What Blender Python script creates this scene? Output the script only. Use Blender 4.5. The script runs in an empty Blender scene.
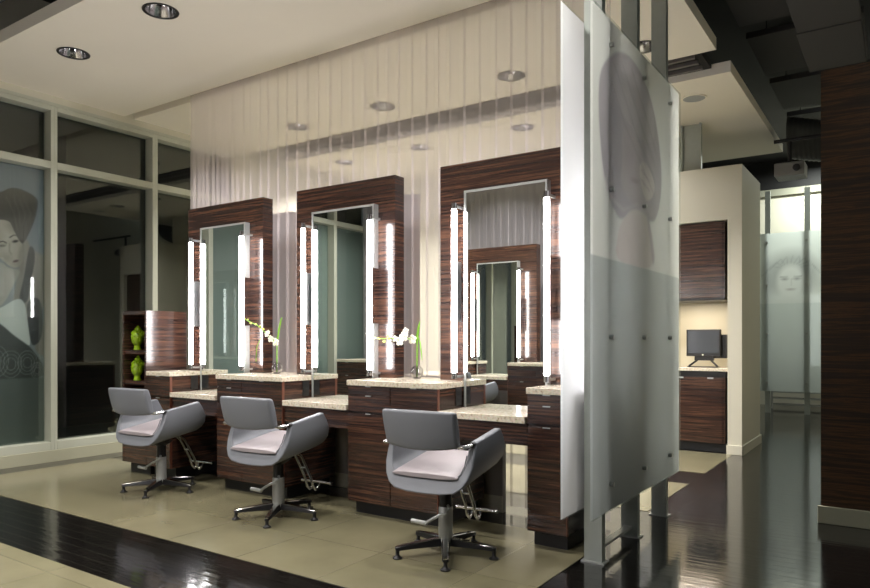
import bpy, bmesh, math, random
import numpy as np
from mathutils import Vector, Matrix
random.seed(4)
S = bpy.context.scene
C = S.collection
PI = math.pi

# ------------------------------------------------------------------ camera, world, exposure
cam = bpy.data.cameras.new('camera'); camo = bpy.data.objects.new('camera', cam); C.objects.link(camo)
camo.location = (0, 0, 1.2); camo.rotation_euler = (PI/2, 0, math.radians(34.184))
cam.sensor_width = 36; cam.lens = 36*692/870; cam.shift_y = 46/870; cam.clip_start = .02
S.camera = camo
w = bpy.data.worlds.new('world'); S.world = w; w.use_nodes = True
w.node_tree.nodes['Background'].inputs[0].default_value = (.8, .85, 1, 1)
w.node_tree.nodes['Background'].inputs[1].default_value = .03
S.view_settings.view_transform = 'Standard'; S.view_settings.look = 'None'
S.view_settings.exposure = 0.42; S.view_settings.gamma = 1; S.view_settings.use_curve_mapping = False
S.cycles.max_bounces = 10; S.cycles.diffuse_bounces = 5; S.cycles.glossy_bounces = 6
S.cycles.transmission_bounces = 8; S.cycles.transparent_max_bounces = 24
S.cycles.use_denoising = True; S.cycles.sample_clamp_indirect = 4
S.cycles.caustics_reflective = False; S.cycles.caustics_refractive = False

TUBE = 33.0           # vanity tube emission
DOWN = 12.5           # recessed lamp power, W
def area(name, loc, size, power, col=(1, .9, .75), rot=(0, 0, 0), shape='DISK', sy=None, spread=None):
    l = bpy.data.lights.new(name, 'AREA'); l.shape = shape; l.size = size
    if sy: l.size_y = sy
    l.energy = power; l.color = col
    if spread: l.spread = spread
    o = bpy.data.objects.new(name, l); C.objects.link(o); o.location = loc; o.rotation_euler = rot
    return o

# ------------------------------------------------------------------ materials
def mat(name):
    m = bpy.data.materials.new(name); m.use_nodes = True
    return m, m.node_tree, m.node_tree.nodes['Principled BSDF']
def N(nt, t, **k):
    n = nt.nodes.new(t)
    for a, b in k.items(): setattr(n, a, b)
    return n
def srgb(r, g, b):
    f = lambda c: (c/255/12.92) if c/255 <= .04045 else ((c/255+.055)/1.055)**2.4
    return (f(r), f(g), f(b), 1)
def simple(name, col, rough=.5, metal=0, bump=0, bscale=60, var=.0, spec=.5, coat=0):
    m, nt, p = mat(name)
    p.inputs['Roughness'].default_value = rough; p.inputs['Metallic'].default_value = metal
    p.inputs['Specular IOR Level'].default_value = spec
    p.inputs['Coat Weight'].default_value = coat; p.inputs['Coat Roughness'].default_value = .1
    tc = N(nt, 'ShaderNodeNewGeometry'); ns = N(nt, 'ShaderNodeTexNoise'); ns.inputs['Scale'].default_value = bscale
    nt.links.new(tc.outputs['Position'], ns.inputs['Vector'])
    mx = N(nt, 'ShaderNodeMix', data_type='RGBA'); mx.inputs['A'].default_value = tuple(c*(1-var) for c in col[:3])+(1,)
    mx.inputs['B'].default_value = tuple(min(1, c*(1+var)) for c in col[:3])+(1,)
    nt.links.new(ns.outputs['Fac'], mx.inputs['Factor']); nt.links.new(mx.outputs['Result'], p.inputs['Base Color'])
    if bump:
        b = N(nt, 'ShaderNodeBump'); b.inputs['Strength'].default_value = bump; b.inputs['Distance'].default_value = .002
        nt.links.new(ns.outputs['Fac'], b.inputs['Height']); nt.links.new(b.outputs['Normal'], p.inputs['Normal'])
    return m
def wood_mat(name, stops, rough=.22, scale=26):
    m, nt, p = mat(name)
    g = N(nt, 'ShaderNodeNewGeometry'); mp = N(nt, 'ShaderNodeMapping'); mp.inputs['Scale'].default_value = (.9, .9, scale)
    nt.links.new(g.outputs['Position'], mp.inputs['Vector'])
    n1 = N(nt, 'ShaderNodeTexNoise'); n1.inputs['Scale'].default_value = 1.6; n1.inputs['Detail'].default_value = 6; n1.inputs['Roughness'].default_value = .65
    n1.inputs['Distortion'].default_value = .35
    nt.links.new(mp.outputs['Vector'], n1.inputs['Vector'])
    r = N(nt, 'ShaderNodeValToRGB'); e = r.color_ramp.elements
    e[0].position, e[0].color = stops[0]; e[1].position, e[1].color = stops[-1]
    for pos, c in stops[1:-1]:
        q = e.new(pos); q.color = c
    nt.links.new(n1.outputs['Fac'], r.inputs['Fac']); nt.links.new(r.outputs['Color'], p.inputs['Base Color'])
    p.inputs['Roughness'].default_value = rough; p.inputs['Coat Weight'].default_value = .35; p.inputs['Coat Roughness'].default_value = .2
    return m
EB = wood_mat('ebony_veneer', [(.30, srgb(34, 24, 24)), (.45, srgb(50, 34, 29)), (.54, srgb(62, 42, 34)), (.60, srgb(98, 67, 50)), (.64, srgb(60, 41, 34)), (.8, srgb(38, 27, 26))], .22, 40)
EB2 = wood_mat('ebony_wall_panel', [(.30, srgb(38, 27, 16)), (.48, srgb(60, 42, 26)), (.56, srgb(94, 64, 38)), (.6, srgb(60, 40, 25)), (.8, srgb(36, 24, 15))], .4, 30)
EDGE = simple('veneer_edge', srgb(104, 60, 44), .35, var=.15)
WHITE = simple('painted_wall', srgb(202, 199, 182), .6, var=.03, bscale=3)
CEIL = simple('ceiling_paint', srgb(236, 230, 216), .75, var=.02, bscale=2)
FRAME = simple('window_frame_paint', srgb(180, 183, 168), .35, var=.03, bscale=4)
BLACK = simple('black_paint', srgb(11, 11, 12), .7, var=.2, bscale=5)
BLK2 = simple('black_plastic', srgb(20, 20, 22), .35, var=.1)
GREYP = simple('acoustic_panel_grey', srgb(50, 49, 50), .8, bump=.3, var=.1, bscale=120)
DUCT = simple('galvanized_duct', srgb(60, 60, 60), .5, metal=.4, var=.2, bscale=12)
CHROME = simple('polished_chrome', (.75, .75, .76, 1), .12, metal=1, var=.03)
STEEL = simple('brushed_steel', srgb(172, 174, 172), .36, metal=.45, var=.06, bscale=30)
POSTM = simple('post_metal', srgb(162, 168, 162), .45, metal=.35, var=.05, bscale=20)
VINYL = simple('grey_vinyl', srgb(112, 115, 121), .38, bump=.15, bscale=220, var=.03)
SEATV = simple('seat_vinyl', srgb(150, 142, 145), .42, bump=.15, bscale=220, var=.03)  # paler than the shell: reflected light put into the seat colour
TOE = simple('black_toe_kick', srgb(14, 14, 16), .5, var=.1)
GREEN = simple('lime_glaze', srgb(140, 175, 20), .25, var=.1, bscale=15, coat=.5)
LEAF = simple('leaf_green', srgb(110, 165, 40), .45, var=.15, bscale=40)
PETAL = simple('orchid_petal', srgb(238, 236, 215), .5, var=.05)
BUD = simple('orchid_bud', srgb(205, 215, 110), .5, var=.1)
MIRROR = simple('mirror_silver', (.86, .9, .88, 1), .0, metal=1)
BLUE = simple('blue_towel', srgb(40, 60, 170), .8, var=.1)
SILL = simple('curb_paint', srgb(165, 164, 142), .5, var=.04, bscale=5)

def granite():
    m, nt, p = mat('beige_granite')
    g = N(nt, 'ShaderNodeNewGeometry'); v = N(nt, 'ShaderNodeTexVoronoi'); v.inputs['Scale'].default_value = 140
    n = N(nt, 'ShaderNodeTexNoise'); n.inputs['Scale'].default_value = 60; n.inputs['Detail'].default_value = 5
    nt.links.new(g.outputs['Position'], v.inputs['Vector']); nt.links.new(g.outputs['Position'], n.inputs['Vector'])
    r = N(nt, 'ShaderNodeValToRGB'); e = r.color_ramp.elements
    e[0].position, e[0].color = .3, srgb(168, 150, 122); e[1].position, e[1].color = .58, srgb(232, 224, 206)
    q = e.new(.42); q.color = srgb(216, 204, 180)
    nt.links.new(n.outputs['Fac'], r.inputs['Fac'])
    mx = N(nt, 'ShaderNodeMix', data_type='RGBA', blend_type='MULTIPLY'); mx.inputs['Factor'].default_value = .12
    nt.links.new(r.outputs['Color'], mx.inputs['A']); nt.links.new(v.outputs['Color'], mx.inputs['B'])
    nt.links.new(mx.outputs['Result'], p.inputs['Base Color']); p.inputs['Roughness'].default_value = .14
    return m
GRAN = granite()

def floor_tan():
    m, nt, p = mat('tan_floor_tile')
    g = N(nt, 'ShaderNodeNewGeometry'); b = N(nt, 'ShaderNodeTexBrick'); b.offset = 0; b.inputs['Scale'].default_value = 1
    b.inputs['Brick Width'].default_value = .61; b.inputs['Row Height'].default_value = .61; b.inputs['Mortar Size'].default_value = .0016
    b.inputs['Color1'].default_value = srgb(108, 104, 81); b.inputs['Color2'].default_value = srgb(114, 109, 86); b.inputs['Mortar'].default_value = srgb(82, 79, 60)
    n = N(nt, 'ShaderNodeTexNoise'); n.inputs['Scale'].default_value = 3.5; n.inputs['Detail'].default_value = 8
    nt.links.new(g.outputs['Position'], b.inputs['Vector']); nt.links.new(g.outputs['Position'], n.inputs['Vector'])
    mx = N(nt, 'ShaderNodeMix', data_type='RGBA', blend_type='OVERLAY'); mx.inputs['Factor'].default_value = .25
    nt.links.new(b.outputs['Color'], mx.inputs['A']); nt.links.new(n.outputs['Fac'], mx.inputs['B'])
    nt.links.new(mx.outputs['Result'], p.inputs['Base Color']); p.inputs['Roughness'].default_value = .2
    p.inputs['Specular IOR Level'].default_value = .6
    return m
def floor_black():
    m, nt, p = mat('black_plank_floor')
    g = N(nt, 'ShaderNodeNewGeometry'); b = N(nt, 'ShaderNodeTexBrick'); b.inputs['Scale'].default_value = 1
    b.inputs['Brick Width'].default_value = 1.3; b.inputs['Row Height'].default_value = .083; b.inputs['Mortar Size'].default_value = .0022; b.offset = .37
    b.inputs['Color1'].default_value = srgb(13, 12, 11); b.inputs['Color2'].default_value = srgb(20, 18, 16); b.inputs['Mortar'].default_value = srgb(7, 6, 6)
    nt.links.new(g.outputs['Position'], b.inputs['Vector'])
    mp = N(nt, 'ShaderNodeMapping'); mp.inputs['Scale'].default_value = (3, 24, 1)
    n = N(nt, 'ShaderNodeTexNoise'); n.inputs['Scale'].default_value = 1.0; n.inputs['Detail'].default_value = 3
    nt.links.new(g.outputs['Position'], mp.inputs['Vector']); nt.links.new(mp.outputs['Vector'], n.inputs['Vector'])
    nt.links.new(b.outputs['Color'], p.inputs['Base Color'])
    bp = N(nt, 'ShaderNodeBump'); bp.inputs['Strength'].default_value = .22; bp.inputs['Distance'].default_value = .004
    nt.links.new(n.outputs['Fac'], bp.inputs['Height'])
    b2 = N(nt, 'ShaderNodeBump'); b2.invert = True; b2.inputs['Strength'].default_value = 1; b2.inputs['Distance'].default_value = .004
    nt.links.new(b.outputs['Fac'], b2.inputs['Height']); nt.links.new(bp.outputs['Normal'], b2.inputs['Normal'])
    nt.links.new(b2.outputs['Normal'], p.inputs['Normal'])
    p.inputs['Roughness'].default_value = .10; p.inputs['Specular IOR Level'].default_value = .75
    return m
TAN = floor_tan(); BFL = floor_black()
BORDER = simple('grey_floor_border', srgb(62, 61, 52), .3, var=.06, bscale=6)

def emit(name, col, st):
    m = bpy.data.materials.new(name); m.use_nodes = True; nt = m.node_tree; nt.nodes.clear()
    o = N(nt, 'ShaderNodeOutputMaterial'); e = N(nt, 'ShaderNodeEmission'); e.inputs[0].default_value = col; e.inputs[1].default_value = st
    nt.links.new(e.outputs[0], o.inputs[0]); return m
TUBEM = emit('lit_tube', (1, .97, .98, 1), TUBE)
BULB = emit('lit_bulb', (1, .92, .82, 1), 10)

def fresnel(nt, ior):
    g = N(nt, 'ShaderNodeNewGeometry'); a = N(nt, 'ShaderNodeMath', operation='MULTIPLY_ADD'); a.inputs[1].default_value = -2; a.inputs[2].default_value = 1
    p = N(nt, 'ShaderNodeMath', operation='POWER'); p.inputs[0].default_value = ior
    f = N(nt, 'ShaderNodeFresnel'); nt.links.new(g.outputs['Backfacing'], a.inputs[0]); nt.links.new(a.outputs[0], p.inputs[1]); nt.links.new(p.outputs[0], f.inputs[0])
    return f
def clearglass(name, tint=(.9, .95, .93, 1), ior=1.5, rough=0.0):
    m = bpy.data.materials.new(name); m.use_nodes = True; nt = m.node_tree; nt.nodes.clear()
    o = N(nt, 'ShaderNodeOutputMaterial'); t = N(nt, 'ShaderNodeBsdfTransparent'); t.inputs[0].default_value = tint
    g = N(nt, 'ShaderNodeBsdfGlossy'); g.inputs['Roughness'].default_value = rough; g.inputs[0].default_value = (.95, 1, .98, 1)
    f = fresnel(nt, ior)
    mx = N(nt, 'ShaderNodeMixShader'); nt.links.new(f.outputs[0], mx.inputs[0]); nt.links.new(t.outputs[0], mx.inputs[1]); nt.links.new(g.outputs[0], mx.inputs[2])
    nt.links.new(mx.outputs[0], o.inputs[0]); return m
WGLASS = clearglass('window_glass', (.92, .95, .93, 1), 1.6)
VGLASS = bpy.data.materials.new('vase_glass'); VGLASS.use_nodes = True
_p = VGLASS.node_tree.nodes['Principled BSDF']; _p.inputs['Transmission Weight'].default_value = 1; _p.inputs['Roughness'].default_value = 0; _p.inputs['IOR'].default_value = 1.45

def sheer(name, col, op):
    m = bpy.data.materials.new(name); m.use_nodes = True; nt = m.node_tree; nt.nodes.clear()
    o = N(nt, 'ShaderNodeOutputMaterial'); t = N(nt, 'ShaderNodeBsdfTransparent')
    d = N(nt, 'ShaderNodeBsdfDiffuse'); d.inputs[0].default_value = col
    tr = N(nt, 'ShaderNodeBsdfTranslucent'); tr.inputs[0].default_value = col
    a = N(nt, 'ShaderNodeMixShader'); a.inputs[0].default_value = .5
    b = N(nt, 'ShaderNodeMixShader'); b.inputs[0].default_value = op
    nt.links.new(d.outputs[0], a.inputs[1]); nt.links.new(tr.outputs[0], a.inputs[2])
    nt.links.new(t.outputs[0], b.inputs[1]); nt.links.new(a.outputs[0], b.inputs[2]); nt.links.new(b.outputs[0], o.inputs[0])
    return m
SHEER = sheer('sheer_fabric', srgb(244, 236, 240), .30)

def frosted(name, clear=.22, dens=.5, tintc=None):
    m = bpy.data.materials.new(name); m.use_nodes = True; nt = m.node_tree; nt.nodes.clear()
    o = N(nt, 'ShaderNodeOutputMaterial'); at = N(nt, 'ShaderNodeAttribute'); at.attribute_name = 'Col'
    d = N(nt, 'ShaderNodeBsdfDiffuse'); tr = N(nt, 'ShaderNodeBsdfTranslucent'); rf = N(nt, 'ShaderNodeBsdfRefraction')
    rf.inputs['Roughness'].default_value = .33; rf.inputs['IOR'].default_value = 1.12
    gl = N(nt, 'ShaderNodeBsdfGlossy'); gl.inputs['Roughness'].default_value = .25
    for s in (d, tr, rf): nt.links.new(at.outputs['Color'], s.inputs[0])
    a = N(nt, 'ShaderNodeMixShader'); a.inputs[0].default_value = dens
    b = N(nt, 'ShaderNodeMixShader'); b.inputs[0].default_value = clear
    c = N(nt, 'ShaderNodeMixShader'); f = fresnel(nt, 1.3)
    nt.links.new(d.outputs[0], a.inputs[1]); nt.links.new(tr.outputs[0], a.inputs[2])
    nt.links.new(a.outputs[0], b.inputs[1]); nt.links.new(rf.outputs[0], b.inputs[2])
    nt.links.new(f.outputs[0], c.inputs[0]); nt.links.new(b.outputs[0], c.inputs[1]); nt.links.new(gl.outputs[0], c.inputs[2])
    nt.links.new(c.outputs[0], o.inputs[0]); return m
FROST = frosted('etched_glass', .05, .72)
FROSTP = frosted('etched_glass_print', .05, .72)
SATIN = clearglass('satin_glass', (.97, .99, .98, 1), 1.35, .4)

def printed(name, rough=.35):
    m, nt, p = mat(name); at = N(nt, 'ShaderNodeAttribute'); at.attribute_name = 'Col'
    nt.links.new(at.outputs['Color'], p.inputs['Base Color']); p.inputs['Roughness'].default_value = rough
    return m
PRINT = printed('poster_print')

# ------------------------------------------------------------------ geometry helpers
def box(bm, x0, x1, y0, y1, z0, z1):
    vs = [bm.verts.new((x, y, z)) for x in (x0, x1) for y in (y0, y1) for z in (z0, z1)]
    for f in ((0, 1, 3, 2), (4, 6, 7, 5), (0, 4, 5, 1), (2, 3, 7, 6), (0, 2, 6, 4), (1, 5, 7, 3)):
        bm.faces.new([vs[i] for i in f])
def tube(bm, pts, r, seg=10, cap=True):
    pts = [Vector(p) for p in pts]; rs = r if isinstance(r, (list, tuple)) else [r]*len(pts)
    rings = []; up = None
    for i, p in enumerate(pts):
        t = (pts[min(i+1, len(pts)-1)]-pts[max(i-1, 0)]).normalized()
        if up is None: up = Vector((0, 0, 1)) if abs(t.z) < .9 else Vector((1, 0, 0))
        a = t.cross(up).normalized(); b = t.cross(a).normalized(); up = -b if False else up
        rings.append([bm.verts.new(p+(a*math.cos(2*PI*k/seg)+b*math.sin(2*PI*k/seg))*rs[i]) for k in range(seg)])
    for A, B in zip(rings, rings[1:]):
        for k in range(seg): bm.faces.new((A[k], A[(k+1) % seg], B[(k+1) % seg], B[k]))
    if cap: bm.faces.new(rings[0][::-1]); bm.faces.new(rings[-1])
def lathe(bm, prof, c=(0, 0, 0), seg=28, close=False):
    rings = []
    for r, z in prof:
        rings.append([bm.verts.new((c[0]+r*math.cos(2*PI*k/seg), c[1]+r*math.sin(2*PI*k/seg), c[2]+z)) for k in range(seg)] if r > 1e-6 else [bm.verts.new((c[0], c[1], c[2]+z))])
    prs = list(zip(rings, rings[1:])) + ([(rings[-1], rings[0])] if close else [])
    for A, B in prs:
        for k in range(seg):
            q = [A[k % len(A)], A[(k+1) % len(A)], B[(k+1) % len(B)], B[k % len(B)]]
            u = []
            for v in q:
                if v not in u: u.append(v)
            if len(u) > 2: bm.faces.new(u)
def ball(bm, c, r, sub=2):
    r = (r, r, r) if not isinstance(r, tuple) else r
    bmesh.ops.create_icosphere(bm, subdivisions=sub, radius=1, matrix=Matrix.Translation(c) @ Matrix.Diagonal((r[0], r[1], r[2], 1)))
def mk(name, bm, m, parent=None, bevel=0, smooth=False, segs=2, recalc=True):
    """link a bmesh as one mesh object; world coordinates in, origin at the base of the shape or relative to its parent"""
    if recalc: bmesh.ops.recalc_face_normals(bm, faces=bm.faces)
    if parent is not None: off = Vector(parent['_o'])
    else:
        xs = [v.co for v in bm.verts]
        off = Vector(((min(v.x for v in xs)+max(v.x for v in xs))/2, (min(v.y for v in xs)+max(v.y for v in xs))/2, min(v.z for v in xs)))
    for v in bm.verts: v.co -= off
    me = bpy.data.meshes.new(name); bm.to_mesh(me); bm.free()
    for mm in (m if isinstance(m, list) else [m]): me.materials.append(mm)
    o = bpy.data.objects.new(name, me); C.objects.link(o)
    if smooth:
        for p in me.polygons: p.use_smooth = True
        try: me.set_sharp_from_angle(angle=math.radians(38))
        except Exception: pass
    if bevel:
        b = o.modifiers.new('bevel', 'BEVEL'); b.width = bevel; b.segments = segs; b.limit_method = 'ANGLE'; b.angle_limit = math.radians(40)
    o['_o'] = tuple(off)
    if parent is not None: o.parent = parent; 
    if parent is None: o.location = off
    return o
def boxo(name, b, m, parent=None, bevel=0, **k):
    bm = bmesh.new(); box(bm, *b); return mk(name, bm, m, parent, bevel, **k)
def thing(name, label, cat, loc, group=None):
    o = bpy.data.objects.new(name, None); C.objects.link(o); o.location = loc; o['_o'] = tuple(loc); o.empty_display_size = .1
    o['label'] = label; o['category'] = cat
    if group: o['group'] = group
    return o
def tag(o, label, cat, group=None):
    o['label'] = label; o['category'] = cat
    if group: o['group'] = group
    return o
def struct(o): o['kind'] = 'structure'; return o
def dup(root, label=None, group=None):
    def cp(o, parent):
        c = o.copy(); C.objects.link(c)
        if parent is not None: c.parent = parent
        for ch in o.children: cp(ch, c)
        return c
    kids = list(root.children); r = cp(root, None)
    if label: r['label'] = label
    if group: r['group'] = group
    return r
def half_turn(o, xc, yc):
    o.location = (2*xc-o.location.x, 2*yc-o.location.y, o.location.z); o.rotation_euler.z += PI

# ------------------------------------------------------------------ room shell
XW = -6.93
Y1 = 14.4
struct(boxo('floor', (XW-.2, 3.2, -4, Y1, -.1, 0), BFL))
for b in ((-6.66, -1.47, 2.53, 3.96), (-6.66, -1.47, -3.9, 1.94), (-6.66, -1.49, 4.84, 5.945), (-6.66, -1.49, 6.5, 7.72)):
    struct(boxo('floor', (b[0], b[1], b[2], b[3], 0, .003), TAN))
struct(boxo('floor', (XW, -6.661, -3.9, 8.3, 0, .003), BORDER))

def cut(obj, holes, r, z0, z1):
    bm = bmesh.new()
    for x, y in holes: lathe(bm, [(0, z0), (r, z0), (r, z1), (0, z1)], (x, y, 0), 32)
    bmesh.ops.recalc_face_normals(bm, faces=bm.faces)
    me = bpy.data.meshes.new('cut'); bm.to_mesh(me); bm.free(); co = bpy.data.objects.new('cut', me); C.objects.link(co)
    md = obj.modifiers.new('b', 'BOOLEAN'); md.operation = 'DIFFERENCE'; md.object = co; md.solver = 'EXACT'
    bpy.context.view_layer.update()
    dg = bpy.context.evaluated_depsgraph_get(); nm = bpy.data.meshes.new_from_object(obj.evaluated_get(dg))
    obj.modifiers.clear(); obj.data = nm; bpy.data.objects.remove(co)
front_cans = [(-4.49, 3.05), (-5.755, 3.09), (-3.2, 3.05), (-1.93, 3.05)]
mid_cans = [(-5.66, 5.58), (-4.44, 5.58), (-2.96, 5.59), (-1.775, 5.646)]
back_cans = [(-6.25, 7.04), (-5.0, 7.03), (-3.57, 7.02), (-2.43, 7.05), (-2.43, 9.5)]
opp_cans = [(-5.8, .6), (-4.4, .6), (-3.0, .6), (-1.6, .6)]
HZ = 3.6
for b, hl in (((XW, -1.29, 2.65, 4.27, HZ, HZ+.1), front_cans), ((XW, -1.29, 4.385, 6.04, HZ, HZ+.1), mid_cans),
              ((XW, -1.29, 6.6, 9.8, HZ, HZ+.1), back_cans), ((XW, -1.29, -3.9, 1.75, HZ, HZ+.1), opp_cans)):
    o = boxo('ceiling', b, CEIL); struct(o)
    bpy.context.view_layer.update()
    o.location = (0, 0, 0)
    for v in o.data.vertices: v.co += Vector(o['_o'])
    o['_o'] = (0, 0, 0)
    cut(o, hl, .112, HZ-.05, HZ+.2)
# curtain pocket liner and slot liner
bm = bmesh.new(); box(bm, XW, -1.29, 4.2, 4.46, HZ+.18, HZ+.2); box(bm, XW, -1.29, 4.25, 4.27, HZ+.1, HZ+.18); box(bm, XW, -1.29, 4.385, 4.405, HZ+.1, HZ+.18)
struct(mk('ceiling', bm, CEIL))
struct(boxo('ceiling', (XW-2, 3.2, -4, Y1, 4.5, 4.6), BLACK))

# left window wall
def bay(n, y0, y1, m0, m1):
    bm = bmesh.new()
    for z0, z1 in ((.12, .20), (2.885, 2.955), (3.455, 3.53)): box(bm, XW-.14, XW, y0+.032, y1-.032, z0, z1)
    box(bm, XW-.14, XW, y0, y0+.032, .12, 3.53); box(bm, XW-.14, XW, y1-.032, y1, .12, 3.53)
    o = mk('window_%d' % n, bm, FRAME, None, .003); struct(o)
    for z0, z1 in ((.2, 2.885), (2.955, 3.455)):
        b2 = bmesh.new(); box(b2, XW-.125, XW-.118, y0+.032, y1-.032, z0, z1); mk('pane', b2, WGLASS, o)
    return o
ys = [3.53-1.105*k for k in (5, 4, 3, 2, 1, 0)] + [4.64, 5.735]
for i, (a, b) in enumerate(zip(ys, ys[1:])): bay(i+1, a, b, 0, 0)
bm = bmesh.new(); box(bm, XW-.15, XW, -4, 5.735, 3.531, 4.5); box(bm, XW-.15, XW+.0, 5.735, 8.4, 0, 4.5); box(bm, XW-.15, XW, -4, ys[0], 0, 3.53)
struct(mk('wall_left', bm, WHITE))
struct(boxo('baseboard_left', (XW-.12, XW+.004, -4, 5.735, 0, .12), SILL, None, .004))
struct(boxo('trim_1', (XW, XW+.012, -4, 8.3, 3.5, 3.53), FRAME))
# back, right, far and front walls
struct(boxo('wall_back', (XW, -2.2, 8.35, 8.47, 0, 3.6), WHITE))
bm = bmesh.new()
box(bm, -1.54, -1.4, 7.73, 8.82, 0, 3.03); box(bm, -2.6, -2.34, 7.73, 8.82, 0, 3.03); box(bm, -2.34, -1.54, 7.73, 8.82, 2.465, 3.03); box(bm, -2.34, -1.54, 8.3, 8.82, 0, 2.465)
struct(mk('wall_niche', bm, WHITE))
bm = bmesh.new(); box(bm, -1.55, -1.385, 7.715, 7.73, 0, .10); box(bm, -1.4, -1.385, 7.715, 8.83, 0, .10)
struct(mk('baseboard_niche', bm, WHITE, None, .003))
struct(boxo('wall_right', (-.457, 3.2, 5.18, 5.45, 0, 2.965), EB2))
struct(boxo('baseboard_right', (-.475, 3.2, 5.165, 5.18, 0, .115), SILL, None, .004))
struct(boxo('wall_far', (-7, 3.2, Y1-.3, Y1-.15, 0, 3.97), WHITE)); struct(boxo('wall_far', (-7, 3.2, Y1-.3, Y1-.15, 3.971, 4.5), BLACK))
struct(boxo('trim_2', (-4, .2, Y1-.36, Y1-.3, 3.85, 3.97), simple('far_header_grey', srgb(140, 140, 124), .6)))
struct(boxo('wall_corridor', (.2, .35, 5.45, Y1-.3, 0, 4.5), WHITE))
struct(boxo('wall_front', (XW-.2, 3.2, -4.1, -4, 0, 4.5), simple('front_wall_grey', srgb(90, 88, 82), .7)))
struct(boxo('wall_side', (3.2, 3.3, -4.1, Y1, 0, 4.5), simple('side_wall_grey', srgb(90, 88, 82), .7)))
# low partition in the middle of the double row
struct(boxo('wall_centre', (-5.9, -2.31, 4.235, 4.285, 0, .72), simple('partition_grey', srgb(150, 146, 140), .5, var=.03)))
struct(boxo('baseboard_centre', (-5.9, -2.31, 4.225, 4.236, .003, .115), WHITE))
# added dark wall and ground that keep the night panes black
struct(boxo('wall_blackout', (-10.2, -10, -4, 9, -.1, 5), simple('night_blackout', srgb(14, 14, 13), .9)))
struct(boxo('ground_outside', (-10, XW-.2, -4, 9, -.15, -.05), simple('night_ground', srgb(20, 22, 18), .9)))

# ------------------------------------------------------------------ painted artworks (colour stored per vertex on a fine grid)
def sd_poly(P, Q, pts):
    n = len(pts); d = np.full(P.shape, 1e9); ins = np.zeros(P.shape, bool)
    for i in range(n):
        ax, ay = pts[i]; bx, by = pts[(i+1) % n]
        ex, ey = bx-ax, by-ay; wx, wy = P-ax, Q-ay
        t = np.clip((wx*ex+wy*ey)/(ex*ex+ey*ey+1e-12), 0, 1)
        d = np.minimum(d, (wx-ex*t)**2+(wy-ey*t)**2)
        c = ((ay <= Q) & (by > Q)) | ((by <= Q) & (ay > Q))
        xi = ax+(Q-ay)*(ex)/(ey if abs(ey) > 1e-9 else 1e-9)
        ins ^= c & (P < xi)
    d = np.sqrt(d); return np.where(ins, d, -d)
def sd_line(P, Q, pts):
    d = np.full(P.shape, 1e9)
    for (ax, ay), (bx, by) in zip(pts, pts[1:]):
        ex, ey = bx-ax, by-ay; wx, wy = P-ax, Q-ay
        t = np.clip((wx*ex+wy*ey)/(ex*ex+ey*ey+1e-12), 0, 1)
        d = np.minimum(d, (wx-ex*t)**2+(wy-ey*t)**2)
    return -np.sqrt(d)
def chaikin(pts, n=2):
    for _ in range(n):
        q = []
        for (ax, ay), (bx, by) in zip(pts, pts[1:]+pts[:1]): q += [(ax*.75+bx*.25, ay*.75+by*.25), (ax*.25+bx*.75, ay*.25+by*.75)]
        pts = q
    return pts
def paint(img, P, Q, layers):
    for L in layers:
        kind, geo, col, soft = L[:4]; al = L[4] if len(L) > 4 else 1
        if kind == 'poly': s = sd_poly(P, Q, chaikin(list(geo)))
        elif kind == 'line': s = sd_line(P, Q, geo[0])+geo[1]
        elif kind == 'ell':
            cx, cy, rx, ry = geo[:4]; an = math.radians(geo[4]) if len(geo) > 4 else 0
            u = (P-cx)*math.cos(an)+(Q-cy)*math.sin(an); v = -(P-cx)*math.sin(an)+(Q-cy)*math.cos(an)
            s = (1-np.sqrt((u/rx)**2+(v/ry)**2))*min(rx, ry)
        a = np.clip(s/soft+.5, 0, 1)*al; a = (a*a*(3-2*a)) if al == 1 else a
        c = np.array(srgb(*col)[:3])
        img[:] = img*(1-a[..., None])+c*a[..., None]
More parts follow.
